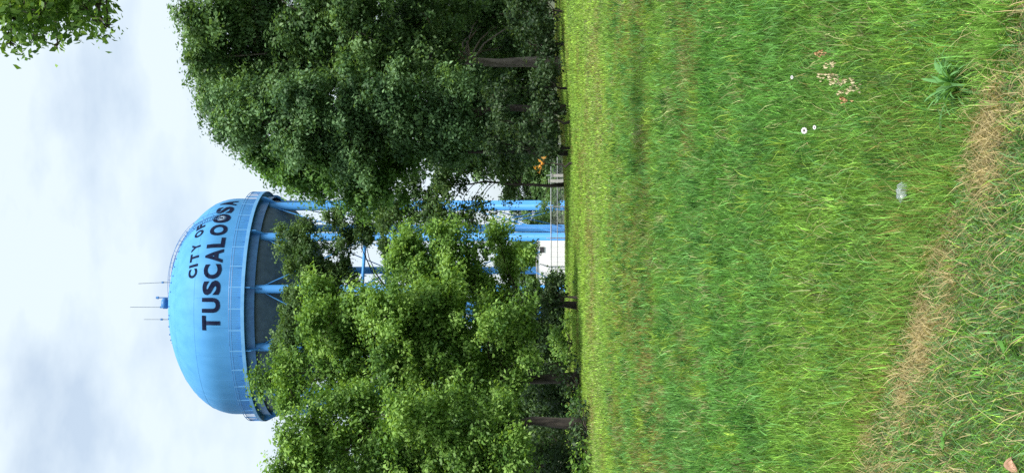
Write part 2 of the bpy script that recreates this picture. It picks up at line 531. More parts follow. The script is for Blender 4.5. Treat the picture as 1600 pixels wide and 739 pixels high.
# ------------------------------------------------------------------ shed, fence and posts at the tower's foot
def shed():
    d = 133.0
    p0 = at(838, 376, d); p1 = at(838, 450, d)
    x1, x0 = p0.x, p1.x; zt = p0.z
    cx_ = (x0 + x1) / 2; z0 = gz(cx_, d); w = x1 - x0; h = zt - z0; dp = 3.2
    root = empty('shed', (cx_, d, z0))
    tag(root, 'small white metal shed between the blue legs at the tower foot', 'shed')
    b = MB()
    # end wall with a shallow ridge
    hw = w / 2
    fr = [(-hw, 0), (hw, 0), (hw, h - .16), (hw * .55, h), (-hw * .5, h - .05), (-hw, h - .3)]
    b.poly([(x, 0, z) for x, z in fr]); b.poly([(x, dp, z) for x, z in reversed(fr)])
    for i in (1, 5): 
        (xa, za), (xb, zb) = fr[i], fr[(i + 1) % 6]; b.poly([(xa, 0, za), (xa, dp, za), (xb, dp, zb), (xb, 0, zb)])
    b.build('wall', M['white_metal'], root)
    for i in (2, 3, 4):
        (xa, za), (xb, zb) = fr[i], fr[i + 1]
        r = MB(); nrm = Vector((-(zb - za), 0, xb - xa)).normalized() * (-.06 if xb < xa else .06)
        q = [(xa, -.12, za), (xb, -.12, zb), (xb, dp + .12, zb), (xa, dp + .12, za)]
        up = [(x + nrm.x, y, z + abs(nrm.z)) for x, y, z in q]
        r.poly(q[::-1]); r.poly(up)
        for j in range(4): r.poly([q[j], q[(j + 1) % 4], up[(j + 1) % 4], up[j]])
        r.build('roof_panel', M['roof_grey'], root)
    for k in range(1, 9):
        x = -hw + w * k / 9
        r = MB(); r.box((x, -.012, (h - .9) / 2), (.05, .03, h - 1.0)); r.build('siding_rib', M['white_metal'], root)
    v = MB(); v.box((hw * .62, -.05, h - .55), (.55, .08, .4)); v.build('wall_vent', M['dark'], root)
    dr = MB(); dr.box((-hw * .35, -.05, .98), (.9, .05, 1.95)); o = dr.build('door', M['white_metal'], root)
    dh = MB(); dh.box((-hw * .35 + .34, -.1, 1.0), (.05, .06, .16)); dh.build('handle', M['dark'], o)
    pp = MB(); pp.tube([(-.2, -.16, 0), (-.2, -.16, h - 1.0), (.05, -.16, h - .35)], .05, 6); pp.build('conduit', M['galv'], root)
shed()

FD = 116.0
fx0, fx1 = at(0, 470, FD).x, at(0, 225, FD).x
fz = gz((fx0 + fx1) / 2, FD)
fence = empty('chain_link_fence', ((fx0 + fx1) / 2, FD, fz))
tag(fence, 'grey chain link fence across the foot of the blue tower', 'fence')
fw = fx1 - fx0; fh = EYE + FD * (HZ - 861) / F - fz
b = MB(); b.tube([(-fw / 2, 0, fh), (fw / 2, 0, fh)], .045, 6); b.build('top_rail', M['galv'], fence)
b = MB(); b.tube([(-fw / 2, 0, fh - .55), (fw / 2, 0, fh - .55)], .03, 6); b.build('middle_rail', M['galv'], fence)
pm = None
for k in range(6):
    if pm is None:
        b = MB(); b.tube([(0, 0, -.3), (0, 0, fh + .05)], .05, 8); b.tube([(0, 0, fh + .04), (0, .16, fh + .4)], .03, 6); o = pm = b.build('fence_post', M['galv'], fence)
    else:
        o = pm.copy(); COL.objects.link(o)
    o.location = (-fw / 2 + fw * k / 5, 0, 0)
b = MB()
nw = 90
for k in range(-16, nw):
    x = -fw / 2 + fw * k / nw
    for s in (-1, 1):
        a0 = x; a1 = x + s * fh
        pa, pb = Vector((a0, .02 * s, 0)), Vector((a1, .02 * s, fh))
        if s < 0: pa.x += fh * .0
        # clip to the fence's length
        if min(a0, a1) < -fw / 2 or max(a0, a1) > fw / 2: continue
        b.tube([pa, pb], .0045, 3, False)
o = b.build('wire_mesh', M['galv'], fence); o['kind'] = 'stuff'
for px, py, w, d, lab in ((858, 283, .26, 112, 'taller pale square gate post beside the chain link fence'), (863, 274.5, .24, 113, 'shorter pale square gate post beside the chain link fence')):
    p = at(px, py, d); z0 = gz(p.x, d)
    b = MB(); b.box((0, 0, (p.z - z0) / 2), (w, w, p.z - z0)); b.box((0, 0, p.z - z0 + .03), (w + .08, w + .08, .06))
    o = b.build('gate_post', M['concrete']); o.location = (p.x, d, z0)
    tag(o, lab, 'post', 'gate posts by the fence')

# ------------------------------------------------------------------ trees
PAL = {
    'dark':   [(.040, .088, .032), (.074, .150, .050), (.118, .215, .076), (.175, .290, .120)],
    'blue':   [(.042, .095, .040), (.080, .162, .064), (.125, .230, .095), (.180, .305, .145)],
    'bright': [(.056, .128, .028), (.108, .215, .044), (.172, .308, .064), (.250, .400, .105)],
    'mid':    [(.042, .105, .028), (.074, .170, .040), (.115, .235, .056), (.170, .310, .090)],
    'canopy_shade':   [(.018, .040, .018), (.030, .062, .026), (.046, .088, .036), (.075, .125, .055)],  # canopy shade put into the leaf colour of the undergrowth
    'cedar':  [(.034, .075, .024), (.054, .112, .034), (.085, .155, .050), (.125, .205, .075)],
    'orange': [(.42, .18, .03), (.55, .26, .05), (.60, .33, .08), (.36, .20, .07)],
}


def leaves(centers, normals, L, W, pal, rg, patch=None):
    """rhombic leaves, slightly folded: 4 verts each"""
    n = len(centers)
    rnd = rg.normal(size=(n, 3))
    nn = normals + .5 * rnd; nn /= np.linalg.norm(nn, axis=1)[:, None] + 1e-9
    t = rg.normal(size=(n, 3)); t[:, 2] -= .5
    t -= nn * np.sum(t * nn, 1)[:, None]; t /= np.linalg.norm(t, axis=1)[:, None] + 1e-9
    s = np.cross(nn, t)
    k = rg.uniform(.5, 1.55, (n, 1))
    l, w = L * k, W * k
    v = np.empty((n, 4, 3))
    v[:, 0] = centers - t * l * .5
    v[:, 1] = centers + s * w * .5 + nn * w * .18
    v[:, 2] = centers + t * l * .5
    v[:, 3] = centers - s * w * .5 + nn * w * .18
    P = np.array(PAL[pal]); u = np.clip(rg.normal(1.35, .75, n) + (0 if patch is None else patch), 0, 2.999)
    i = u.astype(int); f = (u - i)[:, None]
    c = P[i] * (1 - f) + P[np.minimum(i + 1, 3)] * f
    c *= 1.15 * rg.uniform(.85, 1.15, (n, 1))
    return v.reshape(-1, 3), np.repeat(c, 4, 0), np.arange(4 * n).reshape(n, 4)


def curve_pts(a, b, sag, n, rg, wob):
    a, b = Vector(a), Vector(b); out = []
    for i in range(n + 1):
        t = i / n
        p = a.lerp(b, t); p.z += sag * math.sin(math.pi * t)
        if 0 < i < n: p += Vector(rg.normal(size=3)) * wob
        out.append(p)
    return out


def make_tree(name, label, base, lobes, pal, seed, L=.17, dens=300, trunk_r=.2, clump=.22, bark='bark', top=None, group=None,
              cat='tree', lean=(0, 0), fork=.35, twigs=8, loose=0.0, shell=(.45, 1.05), sub=5):
    """lobes: (x, y, z, r) relative to base. Every lobe is broken into smaller lobes, these into clumps of leaves."""
    rg = np.random.default_rng(seed)
    root = empty(name, base)
    tag(root, label, cat, group)
    zs = [l[2] for l in lobes]; ztop = top or (min(zs) * .35 + max(zs) * .65)
    # trunk
    b = MB(); npt = 9; tp = []
    cxm = np.mean([l[0] for l in lobes]); cym = np.mean([l[1] for l in lobes])
    for i in range(npt):
        t = i / (npt - 1)
        tp.append(Vector((lean[0] * t + .5 * cxm * t * t + rg.normal() * .06 * (i > 0), lean[1] * t + .5 * cym * t * t + rg.normal() * .06 * (i > 0), ztop * t - (.15 if i == 0 else 0))))
    b.tube(tp, [trunk_r * (1.5 if i == 0 else 1.12 if i == 1 else 1) * (1 - .78 * i / (npt - 1)) for i in range(npt)], 10)
    V, Cc, Fc = [], [], []; nv = 0
    for (lx, ly, lz, lr) in lobes:
        c = Vector((lx, ly, lz))
        zf = max(fork * ztop, min(ztop * .97, lz - .35 * math.hypot(lx, ly) - lr * .3)); ti = zf / ztop * (npt - 1)
        j = min(int(ti), npt - 2); st = tp[j].lerp(tp[j + 1], ti - j)
        rl = max(.025, trunk_r * (.2 + .07 * lr))
        b.tube(curve_pts(st, c, .12 * (c - st).length, 5, rg, .05 * lr), [rl * (1 - .14 * i) for i in range(6)], 5)
        for _ in range(twigs):
            d = Vector(rg.normal(size=3)).normalized() * lr * rg.uniform(.6, 1.0)
            b.tube(curve_pts(c, c + d, .1 * lr, 3, rg, .06 * lr), [rl * .42, rl * .32, rl * .2, rl * .1], 4)
        # sub-lobes give the uneven outline
        subs = [(np.array(c), lr * .9, .2, np.zeros(3))]
        for _ in range(sub):
            d = rg.normal(size=3); d /= np.linalg.norm(d)
            subs.append((np.array(c) + d * lr * rg.uniform(.45, 1.2), lr * rg.uniform(.14, .46), 1.0, d * rg.uniform(.6, 1.3) + np.array([0, 0, -.2])))
        for (sc, sr, dk, dv) in subs:
            nl = int(dens * dk * 4 * math.pi * sr * sr)
            ax = rg.uniform(.8, 1.4, 3) * np.array([1, 1, .62]); tone = rg.normal(0, .62)
            ncl = max(3, int(nl / 26))
            d = rg.normal(size=(ncl, 3)); d /= np.linalg.norm(d, axis=1)[:, None]
            rad = sr * rg.uniform(.2 if dk < 1 else shell[0], shell[1], (ncl, 1))
            cc = sc + d * rad * ax + rg.normal(size=(ncl, 3)) * clump * .5 + dv * (np.sum(d * dv, 1)[:, None] + .3) * rad * 1.1
            idx = rg.integers(0, ncl, nl)
            sg = clump * rg.uniform(.5, 1.25, ncl)[idx][:, None]
            off = rg.normal(size=(nl, 3)) * sg * np.array([1, 1, .6])
            pos = cc[idx] + off
            out = d[idx] * .7 + off / (clump + 1e-6) * .2 + np.array([0, 0, .6])
            patch = tone + rg.normal(0, .35, ncl)[idx]
            v, col, f = leaves(pos, out, L, L * .55, pal, rg, patch)
            V.append(v); Cc.append(col); Fc.append(f + nv); nv += len(v)
    b.build('trunk', M[bark], root, True)
    o = np_mesh('crown', np.concatenate(V), [np.concatenate(Fc)], M['leaf'], root, np.concatenate(Cc))
    o['kind'] = 'stuff'
    return root


def lobes_px(pts, d, base, seed, depth=1.0, extra=.5, scale=1.0):
    """lobes from where they are seen; each gets its own distance inside the crown, more are set behind"""
    rg = np.random.default_rng(seed); out = []
    mx = np.mean([p[1] for p in pts])
    wid = max(abs(p[1] - mx) + p[2] for p in pts) * d / F
    for (px, py, r, *back) in pts:
        rr = r * d / F * scale
        side = min(1, abs(py - mx) * d / F / wid)
        dep = wid * depth * math.sqrt(max(.05, 1 - side ** 2))
        dy = rg.uniform(-1, .3) * dep if not back else back[0]
        p = at(px, py, d + dy)
        out.append((p.x - base[0], p.y - base[1], p.z - base[2], rr * 1.08))
        if rg.random() < extra:
            q = at(px + rg.uniform(-10, 10), py, d)
            out.append((q.x - base[0], q.y - base[1] + dep * rg.uniform(.4, 1.0), q.z - base[2], rr * .95))
    return out


def base_at(px_y, d):
    x = at(0, px_y, d).x
    return (x, d, gz(x, d))


def tree_px(name, label, py, d, pts, pal, seed, depth=1.0, extra=.5, **kw):
    bs = base_at(py, d)
    return make_tree(name, label, bs, lobes_px(pts, d, bs, seed, depth, extra), pal, seed, **kw)


G_R = 'trees of the dark grove'
G_L = 'bright green trees of the near grove'
tree_px('oak_tree', 'tallest dark green oak with pale trunk in the grove beside the tower', 100, 62,
        [(318, 25, 26), (306, 65, 22), (302, 95, 19), (340, 55, 42), (330, 118, 36), (372, 25, 46), (380, 88, 50), (420, 40, 52), (428, 132, 46),
         (480, 25, 50), (490, 92, 52), (555, 50, 50), (560, 125, 46), (640, 35, 46), (620, 105, 40), (695, 20, 40), (690, 75, 30), (740, 50, 30, 4), (760, 110, 26, 5), (770, 10, 34, 4), (800, 70, 22, 5), (820, 20, 22, 5),
         (360, -35, 38), (410, -60, 52), (520, -70, 60), (640, -55, 52)], 'dark', 11, .75, .45, L=.175, dens=215, trunk_r=.25, clump=.26, bark='bark_pale', group=G_R, sub=10)
tree_px('oak_tree', 'blue green oak with rounded shoulder in the middle of the dark grove', 172, 58,
        [(345, 168, 26), (372, 198, 32), (402, 168, 42), (440, 200, 44), (482, 158, 42), (520, 200, 48), (562, 168, 44), (600, 212, 42),
         (622, 150, 36), (662, 190, 38), (702, 158, 34), (706, 215, 32), (560, 240, 34), (750, 190, 28, 5), (760, 145, 26, 6), (800, 170, 24, 6), (800, 215, 22, 6), (835, 190, 16, 6), (740, 235, 20, 6)], 'blue', 12, .9, .5, L=.15, dens=300, trunk_r=.17, clump=.24, group=G_R, sub=10)
tree_px('young_tree', 'lighter green young tree at the edge of the dark grove by the tower', 240, 59,
        [(402, 232, 22), (422, 254, 24), (450, 240, 30), (480, 268, 30), (502, 240, 30), (540, 265, 30), (588, 283, 30), (560, 302, 22), (640, 250, 30), (500, 298, 18), (470, 298, 12), (600, 240, 26)],
        'mid', 13, .9, .4, L=.16, dens=300, trunk_r=.09, clump=.2, group=G_R, sub=10)
tree_px('evergreen_tree', 'dark loose evergreen with sky gaps right of the tower legs', 288, 70,
        [(618, 322, 20), (650, 300, 26), (668, 328, 22), (700, 268, 28), (690, 300, 24), (742, 236, 28), (752, 322, 16), (780, 242, 24), (798, 298, 14), (820, 232, 18), (600, 350, 15), (690, 345, 18), (720, 335, 16), (640, 338, 16), (672, 348, 14), (738, 346, 10), (760, 225, 22), (800, 230, 18), (835, 222, 14), (850, 240, 10), (780, 262, 14), (720, 240, 24)],
        'cedar', 14, .8, .3, L=.17, dens=210, trunk_r=.09, clump=.24, group=G_R, sub=5)
tree_px('cedar_tree', 'dark feathery cedar rising in front of the blue tank', 468, 76,
        [(440, 366, 10), (456, 390, 16), (450, 462, 10), (462, 474, 14), (474, 418, 20), (482, 382, 20), (502, 440, 24), (472, 480, 20), (522, 348, 14), (540, 372, 16), (560, 342, 15), (592, 332, 15),
         (530, 428, 20), (600, 385, 9), (452, 520, 17), (440, 542, 13), (482, 540, 20), (540, 500, 24), (610, 345, 14), (440, 520, 10), (434, 545, 9), (450, 560, 15), (448, 492, 11), (475, 355, 13), (570, 365, 12)],
        'cedar', 15, .5, .4, L=.15, dens=360, trunk_r=.17, clump=.2, sub=10)
tree_px('young_tree', 'bright green young tree in the middle, left of the white shed', 478, 50,
        [(650, 384, 28), (640, 430, 30), (690, 368, 26), (690, 418, 32), (732, 388, 26), (742, 438, 30), (782, 366, 15), (790, 410, 20), (822, 402, 11), (690, 460, 34), (762, 470, 32), (625, 400, 20)],
        'bright', 16, .9, .6, L=.122, dens=440, trunk_r=.11, clump=.19, group=G_L, sub=10)
tree_px('oak_tree', 'bright green oak with the thick dark trunk left of the tower', 590, 46,
        [(502, 460, 24), (492, 498, 24), (522, 510, 34), (560, 470, 34), (560, 540, 38), (600, 500, 38), (602, 580, 38), (640, 540, 38), (650, 480, 34),
         (690, 522, 38), (700, 590, 34), (742, 540, 32), (742, 612, 30), (772, 500, 28), (505, 570, 34), (440, 582, 22), (405, 602, 13), (460, 620, 24), (540, 620, 34), (780, 570, 20), (650, 620, 34), (800, 530, 20), (815, 500, 16), (800, 600, 18), (820, 560, 12), (690, 470, 30)],
        'bright', 17, .8, .5, L=.118, dens=460, trunk_r=.165, clump=.19, group=G_L, sub=10)
tree_px('oak_tree', 'bright green oak at the near left end of the grove', 662, 40,
        [(448, 682, 22), (440, 725, 24), (482, 660, 28), (492, 708, 34), (532, 690, 34), (562, 642, 32), (582, 700, 38), (620, 652, 38), (640, 710, 38), (682, 652, 34),
         (692, 710, 38), (742, 680, 34), (762, 730, 34), (800, 700, 28), (790, 650, 24), (480, 765, 40), (560, 780, 46), (650, 790, 50), (740, 790, 44)],
        'bright', 18, .8, .45, L=.112, dens=450, trunk_r=.16, clump=.18, group=G_L, sub=10)
tree_px('young_tree', 'slim shaded young tree behind the near left oak', 728, 44,
        [(800, 735, 24), (830, 715, 16), (780, 760, 28), (760, 715, 24), (835, 745, 14)], 'mid', 19, .8, .3, L=.15, dens=170, trunk_r=.09, clump=.18, group=G_L, sub=5)
# the tree whose boughs hang into the top corner
tree_px('oak_tree', 'near oak whose leafy boughs hang into the top corner of the sky', -170, 17,
        [(20, 30, 36), (60, 20, 34), (30, -20, 50), (85, 0, 36), (110, 24, 20), (128, 8, 22), (150, 30, 10), (152, 6, 13), (50, 55, 12), (10, 62, 14), (100, -40, 40), (-30, 20, 50), (-20, -70, 50), (60, -110, 50), (-60, -150, 60), (120, -190, 50), (40, -220, 60)],
        'bright', 20, .5, .2, L=.095, dens=300, trunk_r=.2, clump=.11, sub=8)

# shrubs and undergrowth
def shrub(label, py, d, pts, pal, seed, L=.14, dens=190, name='shrub', clump=.17, group='undergrowth shrubs along the trees'):
    return tree_px(name, label, py, d, pts, pal, seed, .9, .4, L=L, dens=dens, trunk_r=.05, clump=clump, group=group, cat='shrub', fork=.1, sub=5, twigs=3)
shrub('dark shrub just left of the white shed', 466, 49, [(862, 448, 10), (870, 462, 13), (862, 478, 14), (878, 444, 7), (845, 468, 11)], 'canopy_shade', 31)
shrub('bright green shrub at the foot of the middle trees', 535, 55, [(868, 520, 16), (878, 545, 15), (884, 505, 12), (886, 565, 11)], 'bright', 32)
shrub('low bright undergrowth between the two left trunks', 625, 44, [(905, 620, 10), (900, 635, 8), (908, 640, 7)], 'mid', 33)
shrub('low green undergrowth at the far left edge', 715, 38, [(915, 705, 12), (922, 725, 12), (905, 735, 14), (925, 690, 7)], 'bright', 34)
shrub('shade coloured shrub at the right end of the dark grove', 20, 57, [(850, 12, 18), (830, 40, 20), (858, 36, 14), (845, -20, 22), (800, 25, 20), (815, 0, 20)], 'canopy_shade', 35)
shrub('shade coloured shrub at the foot of the pale trunk', 138, 56, [(852, 122, 16), (830, 140, 20), (858, 112, 12), (858, 152, 14), (800, 130, 18), (770, 150, 16)], 'canopy_shade', 36)
shrub('shade coloured shrub under the middle of the dark grove', 190, 55, [(840, 180, 20), (856, 200, 16), (812, 200, 22), (858, 172, 14), (780, 185, 20), (850, 215, 14)], 'canopy_shade', 37)
shrub('low shade coloured shrub right of the pale trunk', 70, 57, [(852, 66, 16), (840, 82, 14), (860, 55, 11), (820, 62, 14)], 'canopy_shade', 38)
shrub('shade coloured shrub beside the chain link fence', 232, 57, [(845, 225, 18), (860, 238, 13), (815, 222, 18), (790, 232, 16), (770, 218, 16), (855, 246, 8), (835, 243, 9)], 'canopy_shade', 39)
shrub('shade coloured shrub behind the thick left trunk', 565, 58, [(850, 560, 20), (825, 585, 22), (862, 590, 16), (845, 615, 20), (800, 560, 22), (870, 615, 12)], 'canopy_shade', 40)
shrub('shade coloured shrub behind the near left oak', 690, 54, [(855, 660, 22), (830, 690, 26), (872, 685, 18), (878, 650, 14), (840, 728, 26), (880, 720, 18), (800, 665, 26), (800, 730, 28)], 'canopy_shade', 41)
shrub('shade coloured shrub left of the white shed, behind the young tree', 500, 60, [(850, 475, 18), (830, 500, 22), (862, 505, 16), (850, 530, 18), (800, 480, 20), (805, 525, 22), (868, 480, 10), (770, 505, 22), (775, 540, 20)], 'canopy_shade', 45)
shrub('shade coloured undergrowth between the two thick left trunks', 628, 48, [(880, 612, 14), (868, 632, 18), (890, 640, 12), (850, 620, 16), (895, 612, 8)], 'canopy_shade', 46)
shrub('shade coloured undergrowth behind the nearest trunk at the far left', 712, 42, [(880, 695, 18), (895, 712, 14), (872, 725, 22), (900, 735, 16), (850, 705, 22), (910, 690, 8)], 'canopy_shade', 47)
shrub('low dark undergrowth at the foot of the thick left trunk', 605, 45, [(893, 604, 8), (897, 575, 7), (886, 612, 8), (890, 568, 7), (880, 580, 7)], 'canopy_shade', 48)
shrub('low dark undergrowth at the foot of the near left oak', 680, 39, [(908, 682, 9), (915, 645, 8), (900, 690, 9), (905, 640, 8), (895, 675, 8)], 'canopy_shade', 49)
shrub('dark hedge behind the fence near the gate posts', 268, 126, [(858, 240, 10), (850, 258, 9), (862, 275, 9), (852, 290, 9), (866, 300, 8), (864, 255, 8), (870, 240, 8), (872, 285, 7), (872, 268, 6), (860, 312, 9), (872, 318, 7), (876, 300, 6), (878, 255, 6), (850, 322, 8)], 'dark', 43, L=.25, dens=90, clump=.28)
shrub('dark shrubs behind the braced legs beside the white shed', 350, 160, [(845, 340, 11), (835, 355, 11), (852, 365, 10), (860, 345, 10), (862, 330, 8), (840, 372, 9), (866, 360, 8), (825, 345, 9), (820, 362, 8)], 'dark', 44, L=.28, dens=70, clump=.3)
shrub('thin sapling with orange dead leaves near the fence', 257, 54, [(846, 256, 4.5), (842, 262, 3), (849, 251, 3)], 'orange', 42, L=.16, dens=150, name='sapling', clump=.1, group=None)

# background trees: one built, the rest copies of it and its parts
def copy_tree(src, loc, rz, sc, label, group):
    o = src.copy(); COL.objects.link(o); o.location = loc; o.rotation_euler = (0, 0, rz); o.scale = (sc[0], sc[0], sc[1])
    o['label'] = label; o['group'] = group
    for ch in src.children:
        c = ch.copy(); COL.objects.link(c); c.parent = o
    return o
rg = np.random.default_rng(50)
blob = []
for k in range(34):
    t = rg.random(); a = rg.uniform(0, 6.28); rr = 3.6 * math.sin(math.pi * (.12 + .8 * t)) * rg.uniform(.3, 1)
    blob.append((rr * math.cos(a), rr * math.sin(a), 1.6 + 10.5 * t, rg.uniform(1.0, 1.6)))
x0 = at(0, 60, 84).x
G_B = 'woodland trees behind the groves'
proto = make_tree('woodland_tree', 'shaded tree filling the back of the dark grove', (x0, 84, gz(x0, 84)), blob, 'dark', 51, L=.3, dens=80, trunk_r=.22, clump=.32, group=G_B, sub=5)
for i, (py, d, s, sz) in enumerate(((-40, 80, 1.1, 1.15), (150, 82, 1.0, 1.0), (205, 88, .85, .75), (690, 76, 1.0, .85), (760, 70, 1.1, .95), (620, 92, .9, .62), (480, 98, .75, .5), (545, 96, .8, .55))):
    x = at(0, py, d).x
    lab = ('shaded tree filling the back of the dark grove' if py < 300 else 'shaded tree filling the back of the bright green grove')
    copy_tree(proto, (x, d, gz(x, d)), rg.uniform(0, 6.28), (s, sz), lab, G_B + (' by the tower' if py < 300 else ' on the left'))
proto['group'] = G_B + ' by the tower'
for i in range(26):
    py = -260 + i * 48 + rg.uniform(-14, 14); d = rg.uniform(185, 225)
    x = at(0, py, d).x; s = rg.uniform(.65, 1.0)
    copy_tree(proto, (x, d, gz(x, d)), rg.uniform(0, 6.28), (s * 1.1, s * rg.uniform(.7, .95)), 'distant tree in the line behind the water tower', 'distant tree line')

# ------------------------------------------------------------------ grass
def blades(x, y, h, w, lean, col, rg, three=True, z0=0.0, curl=.5):
    n = len(x); a = rg.uniform(0, 2 * np.pi, n); fa = rg.uniform(0, 2 * np.pi, n)
    z = ground_z(x, y) + z0
    dx, dy = np.cos(a), np.sin(a); sx, sy = np.cos(fa), np.sin(fa)
    lz = np.sqrt(np.clip(1 - lean ** 2, .02, 1))
    B = np.stack([x, y, z], 1)
    Mid = B + np.stack([dx * lean * h * .42, dy * lean * h * .42, lz * h * .58], 1)
    cl = np.clip(lean * (1 + curl), 0, 1.5)
    Tip = B + np.stack([dx * cl * h, dy * cl * h, lz * h * (1 - curl * lean * .6)], 1)
    S = np.stack([sx, sy, np.zeros(n)], 1) * (w * .5)[:, None]
    if three:
        v = np.stack([B - S, B + S, Mid - S * .9, Mid + S * .9, Tip], 1).reshape(-1, 3)
        k = 5 * np.arange(n)[:, None]
        return v, [k + np.array([0, 1, 3, 2]), k + np.array([2, 3, 4])], np.repeat(col, 5, 0)
    v = np.stack([B - S, B + S, Tip], 1).reshape(-1, 3); k = 3 * np.arange(n)[:, None]
    return v, [k + np.array([0, 1, 2])], np.repeat(col, 3, 0)


def spread_pts(y0, y1, dens, rg, margin=1.1, pw=1.0):
    """random points over the strip of field between y0 and y1 ahead, a step wider than the view"""
    w1 = .19 * y1 + margin; n = int(dens * 2 * w1 * (y1 - y0))
    x = rg.uniform(-w1, w1, n); y = rg.uniform(y0, y1, n)
    k = np.abs(x) < .19 * y + margin
    return x[k], y[k]


C_LUSH = np.array((.105, .262, .045)); C_BLUE = np.array((.105, .245, .066)); C_YEL = np.array((.250, .395, .062))
C_BRN = np.array((.220, .190, .065)); C_PALE = np.array((.300, .340, .150)); C_STRAW = np.array((.50, .43, .235)); C_DEEP = np.array((.035, .110, .024))


def field_color(x, y, rg):
    n = len(x)
    d = y
    big = fbm(x * .35 + 3, y * .16 + 8); mid = fbm(x * 1.1, y * .5 + 30); fine = vnoise(x * 5, y * 3)
    strip = sstep(44, 50, d) * sstep(2.5, 5, x)  # sunlight on the far right grass, painted as yellower blades
    yel = np.clip(.8 * strip + .30 + 1.3 * (big - .45) + .65 * sstep(20, 34, d) + .30 * sstep(9.5, 7, d) - .35 * sstep(18, 14, d) * sstep(8.5, 10.5, d), 0, 1)
    blu = np.clip(.25 + 1.4 * (mid - .5) + .45 * sstep(19, 14, d) * sstep(8.5, 10.5, d), 0, 1)
    c = C_LUSH * (1 - yel[:, None]) + C_YEL * yel[:, None]
    c = c * (1 - .6 * blu[:, None]) + C_BLUE * .6 * blu[:, None]
    brn = np.clip(.12 + 1.2 * (vnoise(x * .8 + 60, y * .35) - .55) + .28 * sstep(16, 19, d) * sstep(30, 24, d) + .7 * sstep(60, 66, d) * sstep(1, 4, x), .02, .8)
    pal = np.clip(.03 + .18 * sstep(30, 34, d) * sstep(44, 37, d), 0, 1)
    u = rg.random(n)
    c = np.where((u < brn * .85)[:, None], C_BRN, c)
    c = np.where((u > 1 - pal)[:, None], C_PALE, c)
    c = np.where(((u > .55) & (u < .62))[:, None], C_DEEP, c)
    c = c * (1.08 + .16 * sstep(24, 36, d))[:, None]
    return c * rg.gamma(4.0, 1 / 4.0, (n, 1)) * (.8 + .4 * fine[:, None])


def gather(parts):
    V, C, Fq, Ft = [], [], [], []; nv = 0
    for v, fs, c in parts:
        V.append(v); C.append(c)
        for f in fs: (Fq if f.shape[1] == 4 else Ft).append(f + nv)
        nv += len(v)
    fl = []
    if Fq: fl.append(np.concatenate(Fq))
    if Ft: fl.append(np.concatenate(Ft))
    return np.concatenate(V), fl, np.concatenate(C)


def ramp_pts(y0, y1, r0, pw, rg, margin=1.1):
    """points whose number per square metre falls off steadily with distance: r0 at 5 m"""
    ys = np.linspace(y0, y1, 4000); wd = 2 * (.19 * ys + margin); de = wd * r0 * (5 / ys) ** pw
    cdf = np.concatenate([[0], np.cumsum((de[1:] + de[:-1]) / 2 * np.diff(ys))]); n = int(cdf[-1])
    y = np.interp(rg.random(n) * cdf[-1], cdf, ys); x = rg.uniform(-1, 1, n) * (.19 * y + margin)
    return x, y


DOCK = (F * EYE / (1508 - HZ) * (369.5 - 132) / F, F * EYE / (1508 - HZ))
rg = np.random.default_rng(101)
parts = []
for y0, y1, three in ((4.0, 13, True), (13, 82, False)):
    x, y = ramp_pts(y0, y1, 8500, 1.55, rg, .9)
    e = y - edge_y(x); k = (e > -.05) & (np.hypot(x - DOCK[0], y - DOCK[1] + .06) > .17 * rg.random(len(x)) ** .35); x, y, e = x[k], y[k], e[k]; n = len(x)
    tall = .8 * (.5 + 1.0 * fbm(x * 1.2, y * .7 + 50)) * (1 + .35 * sstep(.9, .1, e))
    parts.append(blades(x, y, rg.uniform(.06, .15, n) * tall, rg.uniform(.0022, .0042, n) * (np.maximum(y, 5) / 5) ** .88, np.clip(np.abs(rg.normal(.28, .3, n)), 0, .97), field_color(x, y, rg), rg, three, curl=.3))
# tufts that stand out of the sward
tx, ty = ramp_pts(4.2, 28, 16, 1.0, rg, .9); k = (ty - edge_y(tx)) > .05; tx, ty = tx[k], ty[k]; nt = len(tx); nb = 26
size = rg.uniform(.6, 1.4, nt) * (.7 + .05 * ty)
x = np.repeat(tx, nb) + rg.normal(0, .035, nt * nb) * np.repeat(size, nb); y = np.repeat(ty, nb) + rg.normal(0, .035, nt * nb) * np.repeat(size, nb); n = nt * nb
pick = rg.random(nt); tc_ = np.where((pick < .45)[:, None], C_BLUE * 1.15, np.where((pick < .7)[:, None], C_YEL * .85, np.where((pick < .9)[:, None], C_DEEP * 1.2, C_PALE * .8)))
parts.append(blades(x, y, rg.uniform(.08, .19, n) * np.repeat(np.clip(size, .6, 1.3), nb), rg.uniform(.0025, .005, n) * (y / 5) ** .8, np.clip(np.abs(rg.normal(.4, .25, n)), 0, .97), np.repeat(tc_, nb, 0) * rg.gamma(6, 1 / 6, (n, 1)), rg, curl=.4))
# longer arching blades that cross the fine ones
x, y = ramp_pts(4.0, 30, 330, 1.3, rg, .9); k = (y - edge_y(x)) > 0
x, y = x[k], y[k]; n = len(x)
c = np.where(rg.random((n, 1)) < .72, C_BLUE * 1.35, np.where(rg.random((n, 1)) < .4, C_PALE, C_YEL))
parts.append(blades(x, y, rg.uniform(.08, .20, n), rg.uniform(.0022, .0045, n) * (y / 5) ** .75, rg.uniform(.25, .95, n), c * rg.uniform(.75, 1.25, (n, 1)), rg, z0=.01, curl=.3))
V, fl, C = gather(parts)
o = np_mesh('field_grass', V, fl, M['blade'], colors=C)
tag(o, 'tall green grass of the field reaching to the trees', 'grass', kind='stuff')

